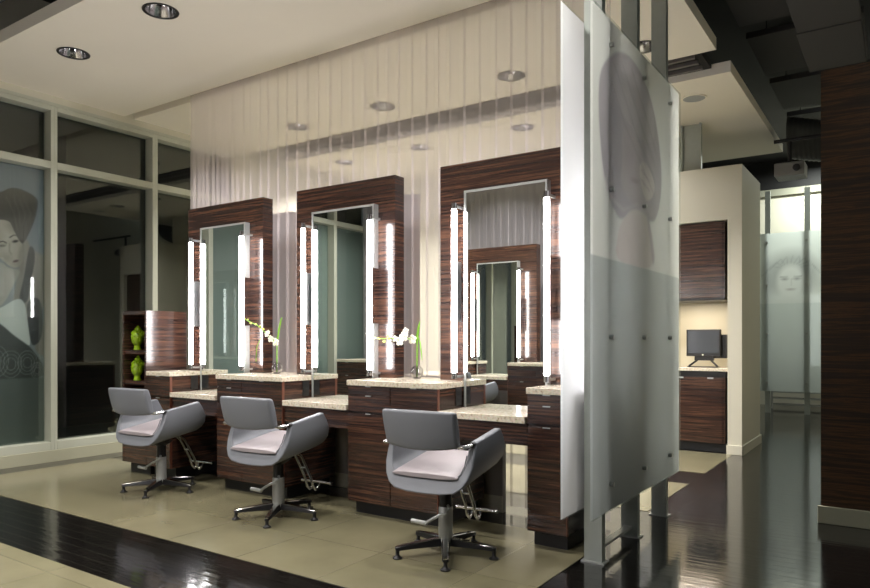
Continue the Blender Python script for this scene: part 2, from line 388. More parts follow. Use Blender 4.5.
def grid_panel(name, u0, u1, z0, z1, step, plane, pos, thick, m, fn, parent=None):
    """upright slab; front face gridded and painted by fn(U,Z)->colours. plane 'X': spans Y; plane 'Y': spans X"""
    nu = int((u1-u0)/step)+1; nz = int((z1-z0)/step)+1
    U, Zg = np.meshgrid(np.linspace(u0, u1, nu), np.linspace(z0, z1, nz))
    col = fn(U, Zg).reshape(-1, 3)
    V = []; off = Vector(parent['_o']) if parent is not None else Vector(((pos if plane == 'X' else (u0+u1)/2), ((u0+u1)/2 if plane == 'X' else pos), z0))
    for s in (0, thick):
        for z, u in zip(Zg.ravel(), U.ravel()):
            p = Vector((pos+s, u, z)) if plane == 'X' else Vector((u, pos+s, z))
            V.append(p-off)
    n = nu*nz; F = []
    for j in range(nz-1):
        for i in range(nu-1):
            a = j*nu+i; F.append((a, a+1, a+nu+1, a+nu)); F.append((a+n, a+nu+n, a+nu+1+n, a+1+n))
    ring = [i for i in range(nu)]+[j*nu+nu-1 for j in range(1, nz)]+[(nz-1)*nu+i for i in range(nu-2, -1, -1)]+[j*nu for j in range(nz-2, 0, -1)]
    for a, b in zip(ring, ring[1:]+ring[:1]): F.append((a, a+n, b+n, b))
    me = bpy.data.meshes.new(name); me.from_pydata(V, [], F); me.update()
    ca = me.color_attributes.new('Col', 'FLOAT_COLOR', 'POINT')
    full = np.ones((2*n, 4), np.float32); full[:n, :3] = col; full[n:, :3] = col
    ca.data.foreach_set('color', full.ravel())
    me.materials.append(m)
    if m in (FROST, FROSTP):      # one etched face, the rest clear glass
        me.materials.append(SATIN)
        me.polygons.foreach_set('material_index', [0 if max(f) < n else 1 for f in F])
    o = bpy.data.objects.new(name, me); C.objects.link(o); o['_o'] = tuple(off)
    if parent is not None: o.parent = parent
    else: o.location = off
    bmx = bmesh.new(); bmx.from_mesh(me); bmesh.ops.recalc_face_normals(bmx, faces=bmx.faces); bmx.to_mesh(me); bmx.free()
    return o
def lerp(a, b, t): return np.array(srgb(*a)[:3])*(1-t[..., None])+np.array(srgb(*b)[:3])*t[..., None]
def poster_fn(U, Z):
    t = np.clip((Z-1.0)/1.9, 0, 1); img = lerp((116, 124, 126), (112, 122, 136), t)
    paint(img, U, Z, [
        ('poly', [(3.229, 2.124), (3.289, 2.195), (3.319, 2.081), (3.444, 2.041), (3.5, 2.0), (3.5, 1.5), (3.1, 1.3), (3.219, 1.912)], (128, 124, 118), .02),
        ('poly', [(3.347, 1.141), (3.444, 1.35), (3.48, 1.6), (3.5, 1.03), (3.4, 1.05)], (120, 116, 110), .02),
        ('ell', (3.40, 1.93, .05, .10), (150, 145, 140), .08, .6),
        ('poly', [(2.8, 1.96), (3.063, 1.94), (3.121, 1.883), (3.239, 1.882), (3.179, 1.762), (3.063, 1.506), (2.8, 1.3)], (150, 148, 142), .02),
        ('poly', [(3.319, 2.124), (3.36, 2.086), (3.36, 1.946), (3.309, 1.728), (3.295, 1.557), (3.199, 1.553), (3.259, 1.81), (3.283, 1.982), (3.303, 2.09)], (48, 52, 52), .012),
        ('poly', [(2.9, 2.311), (3.121, 2.362), (3.16, 2.263), (3.209, 2.164), (3.249, 2.127), (3.253, 1.989), (3.229, 1.924), (3.179, 1.888), (3.121, 1.904), (3.063, 1.96), (2.9, 2.076)], (172, 166, 158), .015),
        ('ell', (3.235, 2.02, .03, .11, -8), (130, 124, 118), .03, .7),
        ('ell', (3.10, 1.99, .04, .05), (140, 134, 128), .05, .5),
        ('ell', (3.179, 2.146, .03, .013, 18), (40, 38, 38), .012), ('ell', (3.069, 2.092, .032, .012, 12), (40, 38, 38), .012),
        ('ell', (3.15, 2.28, .07, .05, -30), (128, 120, 114), .06, .6), ('ell', (3.11, 2.08, .05, .06), (196, 190, 182), .07, .5), ('ell', (3.20, 1.93, .05, .03, 20), (140, 132, 126), .04, .6), ('ell', (3.0, 2.2, .06, .12), (140, 132, 126), .08, .6),
        ('line', ([(3.13, 2.178), (3.165, 2.205), (3.21, 2.2)], .006), (70, 64, 62), .008), ('line', ([(3.03, 2.12), (3.07, 2.135), (3.1, 2.12)], .006), (70, 64, 62), .008),
        ('line', ([(3.128, 2.12), (3.125, 2.05), (3.145, 2.02)], .006), (128, 122, 116), .014, .7),
        ('ell', (3.183, 1.957, .028, .012, 20), (92, 74, 74), .01),
        ('poly', [(2.9, 2.304), (2.9, 2.547), (3.063, 2.601), (3.121, 2.649), (3.199, 2.663), (3.299, 2.639), (3.381, 2.598), (3.391, 2.531), (3.36, 2.376), (3.299, 2.218), (3.249, 2.122), (3.209, 2.164), (3.16, 2.263), (3.121, 2.351)], (62, 60, 58), .014)]
        + [('line', ([(3.07+.03*k, 2.58-.012*abs(k-3)), (3.14+.026*k, 2.42), (3.185+.013*k, 2.25+.012*k)], .003), (98, 94, 90) if k % 2 else (40, 39, 38), .008, .6) for k in range(10)]
        + [('poly', [(2.9, 1.45), (3.015, 1.49), (3.063, 1.51), (3.211, 1.613), (3.27, 1.554), (3.287, 1.411), (3.321, 1.159), (3.296, 1.141), (3.161, 1.248), (3.063, 1.344), (2.9, 1.369)], (188, 194, 192), .01),
        ('poly', [(3.278, 1.59), (3.426, 1.634), (3.438, 1.232), (3.365, 1.141), (3.321, 1.159), (3.296, 1.357)], (46, 50, 52), .012),
        ('poly', [(2.3, 1.5), (2.967, 1.402), (3.063, 1.344), (3.161, 1.248), (3.313, 1.141), (3.373, 1.05), (3.44, .958), (3.48, .8), (2.3, .8)], (50, 56, 55), .012)])
    for cx, cy, R in ((3.14, .97, .10), (3.29, .98, .09), (3.38, .90, .06), (3.0, 1.0, .12), (2.8, .97, .12)):
        for q in (1, .72, .45):
            pts = [(cx+R*q*math.cos(a/14*2*PI), cy+R*q*1.3*math.sin(a/14*2*PI)) for a in range(15)]
            paint(img, U, Z, [('line', (pts, .002), (130, 136, 134), .008, .7)])
    f = np.clip((.835-Z)/.01, 0, 1)[..., None]; tt = np.clip(Z/.83, 0, 1)
    return img*(1-f)+lerp((92, 100, 97), (78, 86, 84), tt)*f
pst = grid_panel('poster', 2.47, 3.495, .2, 2.88, .009, 'X', XW-.134, .004, PRINT, lambda U, Z: np.minimum(1, poster_fn(U-.05, Z)*.85))
for k, (a, b) in enumerate(((-2.0, -.93), (-.87, .175), (.24, 1.28), (1.345, 2.385))):
    tag(boxo('window_film', (XW-.138, XW-.13, a, b, .2, 2.88), simple('teal_film', srgb(132, 143, 142), .5, var=.05, bscale=2)), 'plain grey green film on a front window bay, %s from the poster' % ('fourth', 'third', 'second', 'first')[k], 'window film')
tag(pst, 'large grey photo poster of a woman with swept dark hair behind the left window', 'poster')

def hat_fn(U, Z):
    img = np.zeros(U.shape+(3,)); img[:] = np.array(srgb(236, 238, 232)[:3])
    paint(img, U, Z, [
        ('poly', [(3.418, 2.436), (3.436, 2.573), (3.516, 2.67), (3.692, 2.783), (3.905, 2.832), (4.138, 2.796), (4.351, 2.678), (4.487, 2.47), (4.553, 2.237), (4.487, 2.033), (4.351, 1.92), (4.138, 1.96), (3.942, 1.95), (3.761, 1.85), (3.593, 1.94), (3.497, 2.058), (3.436, 2.266)], (178, 173, 178), .03),
        ('poly', [(3.62, 2.69), (3.692, 2.776), (3.905, 2.824), (4.138, 2.784), (4.351, 2.651), (4.423, 2.455), (4.098, 2.378), (3.868, 2.445), (3.63, 2.50)], (190, 185, 187), .04),
        ('ell', (3.62, 2.25, .12, .45), (158, 153, 162), .12, .5),
        ('poly', [(3.712, 1.796), (3.761, 1.85), (3.942, 1.961), (4.138, 1.979), (4.333, 1.903), (4.423, 1.632), (3.658, 1.611)], (222, 212, 208), .03),
        ('poly', [(3.761, 2.358), (3.905, 2.418), (4.082, 2.374), (4.163, 2.278), (4.38, 2.199), (4.33, 2.09), (4.138, 1.992), (3.905, 1.979), (3.74, 2.082), (3.80, 2.195)], (190, 182, 184), .03),
        ('ell', (3.9, 2.26, .10, .12), (168, 160, 165), .12, .6),
        ('poly', [(4.082, 2.253), (4.196, 2.288), (4.40, 2.199), (4.36, 2.09), (4.196, 2.04), (4.098, 2.15)], (216, 206, 202), .02),
        ('line', ([(4.12, 2.22), (4.28, 2.18)], .006), (176, 166, 168), .01, .8), ('line', ([(4.12, 2.16), (4.28, 2.12)], .006), (176, 166, 168), .01, .8),
        ('ell', (4.0, 2.13, .07, .016, 5), (150, 138, 144), .02, .7)])
    for k in range(7):
        paint(img, U, Z, [('line', ([(3.52+.07*k, 2.66+.018*k), (3.85+.07*k, 2.40+.02*k), (4.40, 2.10+.05*k)], .004), (196, 190, 192) if k % 2 else (142, 138, 146), .02, .55)])
    paint(img, U, Z, [('line', ([(3.5, 2.06), (3.62, 1.96), (3.8, 1.93), (4.05, 2.0), (4.25, 1.95), (4.38, 1.72)], .008), (205, 200, 202), .02, .8),
                      ('line', ([(4.26, 1.93), (4.36, 1.70)], .025), (176, 170, 176), .03, .6)])
    paint(img, U, Z, [('line', ([(4.78, 1.98), (4.78, 2.80)], .012), (205, 208, 202), .01, .4)])
    f = np.clip((1.634-Z)/.006, 0, 1)[..., None]; t = np.clip((Z-.3)/1.3, 0, 1)
    return img*(1-f)+lerp((176, 182, 182), (192, 198, 196), t)*f
def plain_fn(U, Z): 
    img = np.zeros(U.shape+(3,)); img[:] = np.array(srgb(244, 245, 248)[:3]); return img

def standoff(parent, p0, p1, r=.013):
    bm = bmesh.new(); tube(bm, [p0, p1], r, 12); return mk('standoff_bolt', bm, STEEL, parent, smooth=True)
gp = thing('etched_glass_panel', 'tall frosted glass panel printed with a woman in a huge round hat, nearest the camera', 'glass panel', (-1.3, 4.13, .29))
grid_panel('glass_sheet', 3.31, 4.95, .29, 2.915, .012, 'X', -1.306, .012, FROSTP, hat_fn, gp)
for y in (3.588, 4.154, 4.70):
    for z in (.43, 1.215, 2.005, 2.777): standoff(gp, (-1.3395, y, z), (-1.283, y, z))
gi = thing('frosted_glass_panel', 'plain frosted glass panel on the vanity side of the metal posts', 'glass panel', (-1.5, 4.2, .25))
grid_panel('glass_sheet', 3.40, 5.0, .25, 2.996, .2, 'X', -1.506, .012, FROST, plain_fn, gi)
for y in (3.735, 4.154, 4.70):
    for z in (.394, 1.211, 2.041, 2.846): standoff(gi, (-1.52, y, z), (-1.4405, y, z))
for k, (y, lab) in enumerate(((3.56, 'grey metal channel post nearest the camera behind the etched glass'), (4.15, 'middle grey metal channel post behind the etched glass'), (4.76, 'farthest of three grey metal posts carrying the etched glass'))):
    t = thing('metal_post', lab, 'post', (-1.39, y+.02, 0), 'posts carrying the etched glass')
    bm = bmesh.new(); box(bm, -1.44, -1.34, y, y+.012, .008, HZ-.002); box(bm, -1.44, -1.43, y+.012, y+.05, .008, HZ-.002); box(bm, -1.35, -1.34, y+.012, y+.05, .008, HZ-.002)
    mk('channel', bm, POSTM, t); boxo('foot_plate', (-1.455, -1.325, y-.012, y+.07, 0, .008), STEEL, t)
o = boxo('floor_rail', (-1.41, -1.365, 3.64, 4.135, .06, .075), STEEL); tag(o, 'thin metal rail joining the bases of the first two posts', 'rail')

# far post standing in the ceiling pocket beyond the computer niche
t = thing('metal_post', 'short grey metal post between top of the niche wall and the ceiling', 'post', (-2.02, 8.0, 3.03))
bm = bmesh.new(); box(bm, -2.08, -1.86, 8.0, 8.012, 3.031, HZ-.001); box(bm, -2.08, -2.06, 7.96, 8.0, 3.031, HZ-.001); box(bm, -1.88, -1.86, 7.96, 8.0, 3.031, HZ-.001)
mk('channel', bm, POSTM, t)

# far etched glass
def face_fn(U, Z):
    img = np.zeros(U.shape+(3,)); img[:] = np.array(srgb(206, 212, 210)[:3])
    cx, cz = -1.53, 2.22
    paint(img, U, Z, [('ell', (cx, cz+.08, .36, .33), (160, 164, 164), .22, .8), ('ell', (cx-.28, cz-.05, .12, .22), (166, 170, 170), .15, .6), ('ell', (cx+.30, cz-.02, .12, .22), (166, 170, 170), .15, .6),
        ('ell', (cx, cz-.08, .2, .27), (208, 212, 210), .08, .9), ('ell', (cx, cz-.50, .42, .16), (196, 200, 198), .1, .7),
        ('ell', (cx-.09, cz-.03, .045, .018), (140, 142, 144), .03, .9), ('ell', (cx+.09, cz-.03, .045, .018), (140, 142, 144), .03, .9),
        ('line', ([(cx-.15, cz+.01), (cx-.05, cz+.015)], .006), (130, 132, 134), .015, .8), ('line', ([(cx+.05, cz+.015), (cx+.15, cz+.01)], .006), (130, 132, 134), .015, .8),
        ('line', ([(cx+.01, cz-.03), (cx+.015, cz-.13)], .004), (176, 178, 178), .02, .8), ('ell', (cx, cz-.20, .06, .014), (158, 154, 156), .02, .9)])
    for k in range(9):
        a = math.radians(20+17.5*k)
        paint(img, U, Z, [('line', ([(cx+.15*math.cos(a), cz+.12+.1*math.sin(a)), (cx+.3*math.cos(a)+.03, cz+.1+.24*math.sin(a)), (cx+.45*math.cos(a), cz+.02+.3*math.sin(a)-.08)], .003), (130, 134, 136), .025, .6)])
    f = np.clip((1.80-Z)/.01, 0, 1)[..., None]
    return img*(1-f)+np.array(srgb(188, 196, 194)[:3])*f
fp = thing('etched_glass_panel', 'distant frosted glass panel printed with a faint tousle-haired face', 'glass panel', (-1.5, 12.5, .35))
grid_panel('glass_sheet', -2.0, -.98, .36, 2.95, .02, 'Y', 12.5, .012, FROSTP, face_fn, fp)
for x in (-1.88, -1.30):
    for z in (.5, 1.3, 2.1, 2.8): 
        bm = bmesh.new(); tube(bm, [(x, 12.47, z), (x, 12.56, z)], .018, 10); mk('standoff_bolt', bm, STEEL, fp, smooth=True)
for x, lab in ((-1.88, 'left slim metal post behind the distant face panel'), (-1.30, 'right slim metal post behind the distant face panel')):
    tag(boxo('metal_post', (x-.04, x+.04, 12.56, 12.6, 0, 3.66), POSTM), lab, 'post')

# ------------------------------------------------------------------ vanity stations
ZC = .925
def cabinet(x0, x1, halves, label, group='vanity base cabinets', toe_l=0, toe_r=0):
    """halves: list of (xa, xb, kind) fronts; kind 'two' = two drawers, 'one' = one drawer; a door under each"""
    t = thing('vanity_cabinet', label, 'cabinet', ((x0+x1)/2, 3.9, 0), group)
    boxo('cabinet_body', (x0+.002, x1-.002, 3.63, 4.185, .10, ZC-.036), EB, t)
    boxo('toe_kick', (x0+.012, x1-.03, 3.685, 4.15, .003, .10), TOE, t)
    for xa, xb, kd in halves:
        g = .0035
        rows = [(.715, .822), (.83, ZC-.038)] if kd == 'two' else [(.715, ZC-.038)]
        for z0, z1 in rows:
            d = boxo('drawer', (xa+g, xb-g, 3.61, 3.63, z0, z1), EB, t, .0015)
            xm = (xa+xb)/2; boxo('handle', (xm-.022, xm+.022, 3.602, 3.612, z1-.004, z1+.002), STEEL, d)
        d = boxo('door', (xa+g, xb-g, 3.61, 3.63, .10, .70), EB, t, .0015)
        xm = (xa+xb)/2; boxo('handle', (xm-.022, xm+.022, 3.602, 3.612, .697, .702), STEEL, d)
    boxo('edge_strip', (x1-.004, x1, 3.608, 3.63, .10, ZC-.038), EDGE, t)
    return t
def outlet(parent, x, y, z, name='wall_outlet'):
    bm = bmesh.new(); box(bm, x, x+.006, y-.036, y+.036, z-.058, z+.058)
    o = mk(name, bm, BLK2, parent, .002)
    bm = bmesh.new(); box(bm, x+.006, x+.008, y-.016, y+.016, z+.008, z+.036); box(bm, x+.006, x+.008, y-.016, y+.016, z-.036, z-.008); mk('socket', bm, TOE, o)
def counter(x0, x1, label, group='granite counter tops'):
    o = boxo('granite_countertop', (x0-.002, x1+.002, 3.60, 4.19, ZC-.036, ZC), GRAN, None, .003); return tag(o, label, 'countertop', group)
def ledge(x0, x1, label):
    t = thing('makeup_desk', label, 'desk', ((x0+x1)/2, 3.8, .58), 'low granite desks')
    boxo('granite_top', (x0+.009, x1-.009, 3.598, 3.99, .715, .755), GRAN, t, .003)
    boxo('apron_drawer', (x0+.006, x1-.006, 3.625, 3.645, .585, .714), EB, t)
    boxo('apron_back', (x0+.006, x1-.006, 3.645, 3.95, .60, .714), TOE, t)
    return t
def mirror_unit(xc, xm0, xm1, label):
    t = thing('vanity_mirror', label, 'mirror', (xc, 4.0, ZC), 'tall vanity mirrors on dark veneer slabs')
    boxo('backing_slab', (xc-.495, xc+.495, 3.959, 4.068, ZC+.001, 2.39), EB, t, .0015)
    boxo('lower_backing', (xm0+.01, xm1-.01, 3.992, 4.03, .757, ZC), EB, t)
    boxo('mirror_glass', (xm0+.014, xm1-.012, 3.908, 3.912, .757, 2.176), MIRROR, t)
    bm = bmesh.new(); box(bm, xm0, xm0+.014, 3.904, 3.9585, .757, 2.19); box(bm, xm1-.012, xm1, 3.904, 3.9585, .757, 2.19)
    box(bm, xm0+.014, xm1-.012, 3.904, 3.9585, 2.176, 2.19); box(bm, xm0+.014, xm1-.012, 3.9125, 3.9585, .757, 2.176)
    mk('metal_rim', bm, STEEL, t)
    return t
def lamp(x, label):
    t = thing('vanity_light', label, 'lamp', (x, 3.845, .94), 'tall vanity tube lights')
    bm = bmesh.new(); lathe(bm, [(0, .985), (.015, .985), (.0175, .99), (.0175, 2.055), (.015, 2.06), (0, 2.06)], (x, 3.842, 0), 20); mk('lit_tube', bm, TUBEM, t, smooth=True)
    for z0, z1 in ((.945, .985), (2.06, 2.10)):
        bm = bmesh.new(); lathe(bm, [(0, z0), (.0185, z0), (.0185, z1), (0, z1)], (x, 3.842, 0), 20); mk('end_cap', bm, CHROME, t, smooth=True)
    boxo('bracket', (x-.010, x+.010, 3.862, 3.957, 1.32, 1.72), CHROME, t, .002)
    for z0, z1, ya, yb in ((.95, .965, 3.853, 3.957), (2.075, 2.09, 3.853, 3.957)): boxo('arm', (x-.008, x+.008, ya, yb, z0, z1), STEEL, t)
    return t

c1 = cabinet(-5.525, -5.18, [(-5.525, -5.18, 'one')], 'narrow dark veneer cabinet beside the green head shelves')
c2 = cabinet(-4.57, -3.82, [(-4.57, -4.27, 'two'), (-4.27, -3.82, 'one')], 'dark veneer cabinet between left and middle chairs')
c3 = cabinet(-3.18, -2.43, [(-3.18, -2.81, 'two'), (-2.81, -2.43, 'one')], 'wide dark veneer cabinet behind the nearest chair')
c4 = cabinet(-1.81, -1.56, [(-1.81, -1.56, 'two')], 'dark veneer cabinet at the row end beside the frosted glass')
cabs = [c1, c2, c3, c4]
for c, x in ((c1, -5.18), (c2, -3.82), (c3, -2.43)): outlet(c, x-.002, 3.852, .828)
outlet(c3, -2.432, 3.8, .52)
g1 = counter(-5.515, -5.18, 'small speckled granite top beside the head shelves')
g2 = counter(-4.57, -3.82, 'speckled granite top carrying the farther orchid vase')
g3 = counter(-3.18, -2.43, 'speckled granite top carrying the nearer orchid vase')
g4 = counter(-1.81, -1.56, 'speckled granite top cut off by the frosted glass')
d1 = ledge(-5.18, -4.57, 'low granite desk in front of the left mirror')
d2 = ledge(-3.82, -3.18, 'low granite desk in front of the middle mirror')
d3 = ledge(-2.43, -1.81, 'low granite desk in front of the nearest mirror')
m1 = mirror_unit(-4.915, -5.169, -4.581, 'leftmost tall mirror on dark veneer slab with two tube lights')
m2 = mirror_unit(-3.532, -3.81, -3.19, 'middle tall mirror on dark veneer slab with two tube lights')
m3 = mirror_unit(-2.15, -2.42, -1.82, 'largest, nearest tall mirror, reflecting another mirror')
lamps = []
for xa, xb, nm in ((-5.215, -4.55, 'leftmost'), (-3.838, -3.178, 'middle'), (-2.457, -1.793, 'nearest')):
    lamps.append(lamp(xa, 'lit tube light on the left edge of the %s mirror' % nm)); lamps.append(lamp(xb, 'lit tube light on the right edge of the %s mirror' % nm))

# open shelf unit with the green heads
t = thing('display_shelf_unit', 'dark veneer open shelf unit holding green heads at row end', 'shelf unit', (-5.71, 3.8, 0))
bm = bmesh.new(); box(bm, -5.89, -5.865, 3.61, 4.02, .10, 1.46); box(bm, -5.552, -5.5255, 3.61, 4.02, .10, 1.46); box(bm, -5.865, -5.552, 3.61, 4.02, 1.425, 1.46); box(bm, -5.865, -5.552, 4.0, 4.02, .10, 1.425)
mk('carcass', bm, EB, t)
for z in (1.075, .80, .58): boxo('shelf', (-5.865, -5.552, 3.62, 4.0, z, z+.035), EB, t)
boxo('door', (-5.862, -5.555, 3.612, 3.63, .10, .575), EB, t); boxo('toe_kick', (-5.85, -5.55, 3.67, 3.98, .003, .10), TOE, t)
def head(loc, label):
    x, y, z = loc
    bm = bmesh.new()
    lathe(bm, [(0, 0), (.034, 0), (.034, .008), (.028, .02), (.027, .07), (.03, .09)], loc, 16)
    ball(bm, (x, y, z+.098), (.050, .055, .068)); ball(bm, (x, y+.006, z+.13), (.058, .060, .050)); ball(bm, (x, y+.006, z+.185), (.030, .030, .026)); ball(bm, (x, y+.006, z+.208), (.014, .014, .016), 1)
    ball(bm, (x, y-.052, z+.112), (.008, .012, .02), 1); ball(bm, (x, y-.046, z+.084), (.018, .01, .006), 1)
    ball(bm, (x-.019, y-.045, z+.124), (.012, .008, .006), 1); ball(bm, (x+.019, y-.045, z+.124), (.012, .008, .006), 1)
    for s in (-1, 1): ball(bm, (x+s*.05, y, z+.10), (.008, .014, .035), 1)
    for k in range(44):
        a = k*2.4; h = (k+.5)/44; rr = math.sqrt(1-h*h)
        if math.sin(a) < -.55 and h < .35: continue
        ball(bm, (x+.057*rr*math.cos(a), y+.006+.059*rr*math.sin(a), z+.132+.05*h), .008, 1)
    o = mk('buddha_head', bm, GREEN, smooth=True); return tag(o, label, 'figurine', 'green heads on the shelves')
head((-5.775, 3.685, 1.111), 'glossy lime green head figurine on the upper shelf')
head((-5.775, 3.685, .836), 'glossy lime green head figurine on the lower shelf')

# orchid vases
def vase(x, y, label, flip=False):
    t = thing('orchid_vase', label, 'vase', (x, y, ZC), 'orchids in glass vases')
    prof = [(0, .001), (.024, .002), (.043, .025), (.047, .045), (.042, .068), (.026, .086), (.018, .09), (.015, .088), (.024, .082), (.039, .066), (.043, .045), (.039, .027), (.022, .008), (0, .007)]
    bm = bmesh.new(); lathe(bm, prof, (x, y, ZC), 28); mk('glass_bowl', bm, VGLASS, t, smooth=True)
    return t
def leafmesh(pts, w):
    bm = bmesh.new(); L = []
    for i, p in enumerate(pts):
        s = i/(len(pts)-1); h = w*math.sin(PI*min(1, .12+.88*s))+.0008; p = Vector(p)
        L.append([bm.verts.new(p+Vector((-h, 0, 0))), bm.verts.new(p+Vector((0, -.003-h*.3, 0))), bm.verts.new(p+Vector((h, 0, 0))), bm.verts.new(p+Vector((0, .002-h*.3+.003, 0)))])
    for A, B in zip(L, L[1:]):
        for k in range(4): bm.faces.new((A[k], A[(k+1) % 4], B[(k+1) % 4], B[k]))
    bm.faces.new(L[0][::-1]); bm.faces.new(L[-1]); return bm
def flower(bm, c, r):
    for k in range(5):
        a = 2*PI*k/5+.4; ball(bm, (c[0]+r*.55*math.cos(a), c[1]-.004*(k % 2), c[2]+r*.55*math.sin(a)), (r*.5, r*.2, r*.42), 1)
    ball(bm, (c[0], c[1]-r*.25, c[2]), r*.25, 1)
def orchid(x, y, spray, buds, leaves, label):
    t = vase(x, y, label)
    z = ZC; P = lambda u, v: (x+u*.86, y-.42*max(0, -u), z+v)
    bm = bmesh.new(); tube(bm, [P(0, .012), P(0, .12), P(.001, .25)], .0055, 8); tube(bm, [P(*q) for q in spray], .0042, 6); mk('stem', bm, LEAF, t, smooth=True)
    for lf, wd in leaves: mk('leaf', leafmesh([P(*q) for q in lf], wd), LEAF, t, smooth=True)
    for u, v, r, kd in buds:
        r *= 1.25
        bm = bmesh.new()
        if kd: flower(bm, P(u, v), r)
        else: ball(bm, P(u, v), (r, r*.8, r*.7), 1)
        mk('blossom' if kd else 'bud', bm, PETAL if kd else BUD, t, smooth=True)
    return t
orchid(-4.265, 3.97, [(0, .25), (-.03, .27), (-.07, .31), (-.12, .35), (-.18, .40), (-.235, .42), (-.29, .45)],
       [(-.012, .258, .03, 1), (-.055, .285, .026, 1), (-.09, .325, .022, 1), (-.075, .34, .015, 1), (-.125, .365, .012, 0), (-.15, .385, .013, 0), (-.19, .405, .010, 0), (-.235, .415, .011, 0), (-.262, .445, .008, 0), (-.29, .45, .009, 0)],
       [([(0, .24), (.01, .29), (.03, .37), (.055, .44), (.068, .46)], .011), ([(0, .25), (-.08, .30), (-.14, .30), (-.18, .22), (-.19, .10)], .003)], 'orchid spray in round glass vase left of the middle mirror')
orchid(-2.884, 4.017, [(0, .25), (-.03, .28), (-.08, .285), (-.14, .275), (-.2, .29), (-.25, .285), (-.31, .29)],
       [(-.035, .28, .030, 1), (-.10, .30, .032, 1), (-.085, .34, .022, 1), (-.13, .265, .028, 1), (-.165, .285, .02, 1), (-.215, .285, .014, 0), (-.22, .305, .010, 0), (-.25, .265, .012, 0), (-.29, .285, .009, 0), (-.32, .29, .008, 0)],
       [([(0, .23), (.002, .30), (.018, .37), (.03, .41)], .012), ([(.01, .30), (.03, .26), (.045, .18), (.052, .13)], .006)], 'orchid spray in round glass vase left of the nearest mirror')

# ------------------------------------------------------------------ sheer curtain
def curtain(name, x0, x1, y, z0, z1, pitch, seed, label):
    rnd = random.Random(seed); pts = []; x = x0
    while x < x1:
        p = pitch*rnd.uniform(.85, 1.15)*(.7 if x < -5.0 else 1); f = rnd.uniform(.014, .022)*(1.8 if x < -5.2 else 1)
        pts += [(x, y+rnd.uniform(-.006, .0)), (x+p*.5, y+.006), (x+p, y+.002), (x+p-f, y-.010)]
        x += p-f*.35
    bm = bmesh.new(); cols = []
    nz = 6
    for i, (px, py) in enumerate(pts):
        ph = rnd.uniform(-.004, .004)
        cols.append([bm.verts.new((px+ph*k/nz*1.5, py+ph*k/nz, z1+(z0-z1)*k/nz)) for k in range(nz+1)])
    for A, B in zip(cols, cols[1:]):
        for k in range(nz): bm.faces.new((A[k], B[k], B[k+1], A[k+1]))
    o = mk(name, bm, SHEER, None, recalc=False, smooth=False)
    return tag(o, label, 'curtain')
curtain('sheer_curtain', -5.88, -1.66, 4.33, .03, 3.77, .125, 3, 'sheer white pleated curtain hanging behind the row of mirrors')
tag(boxo('curtain_track', (-5.92, -1.4, 4.31, 4.345, 3.775, 3.78), STEEL), 'metal track the long sheer curtain hangs from', 'curtain track')

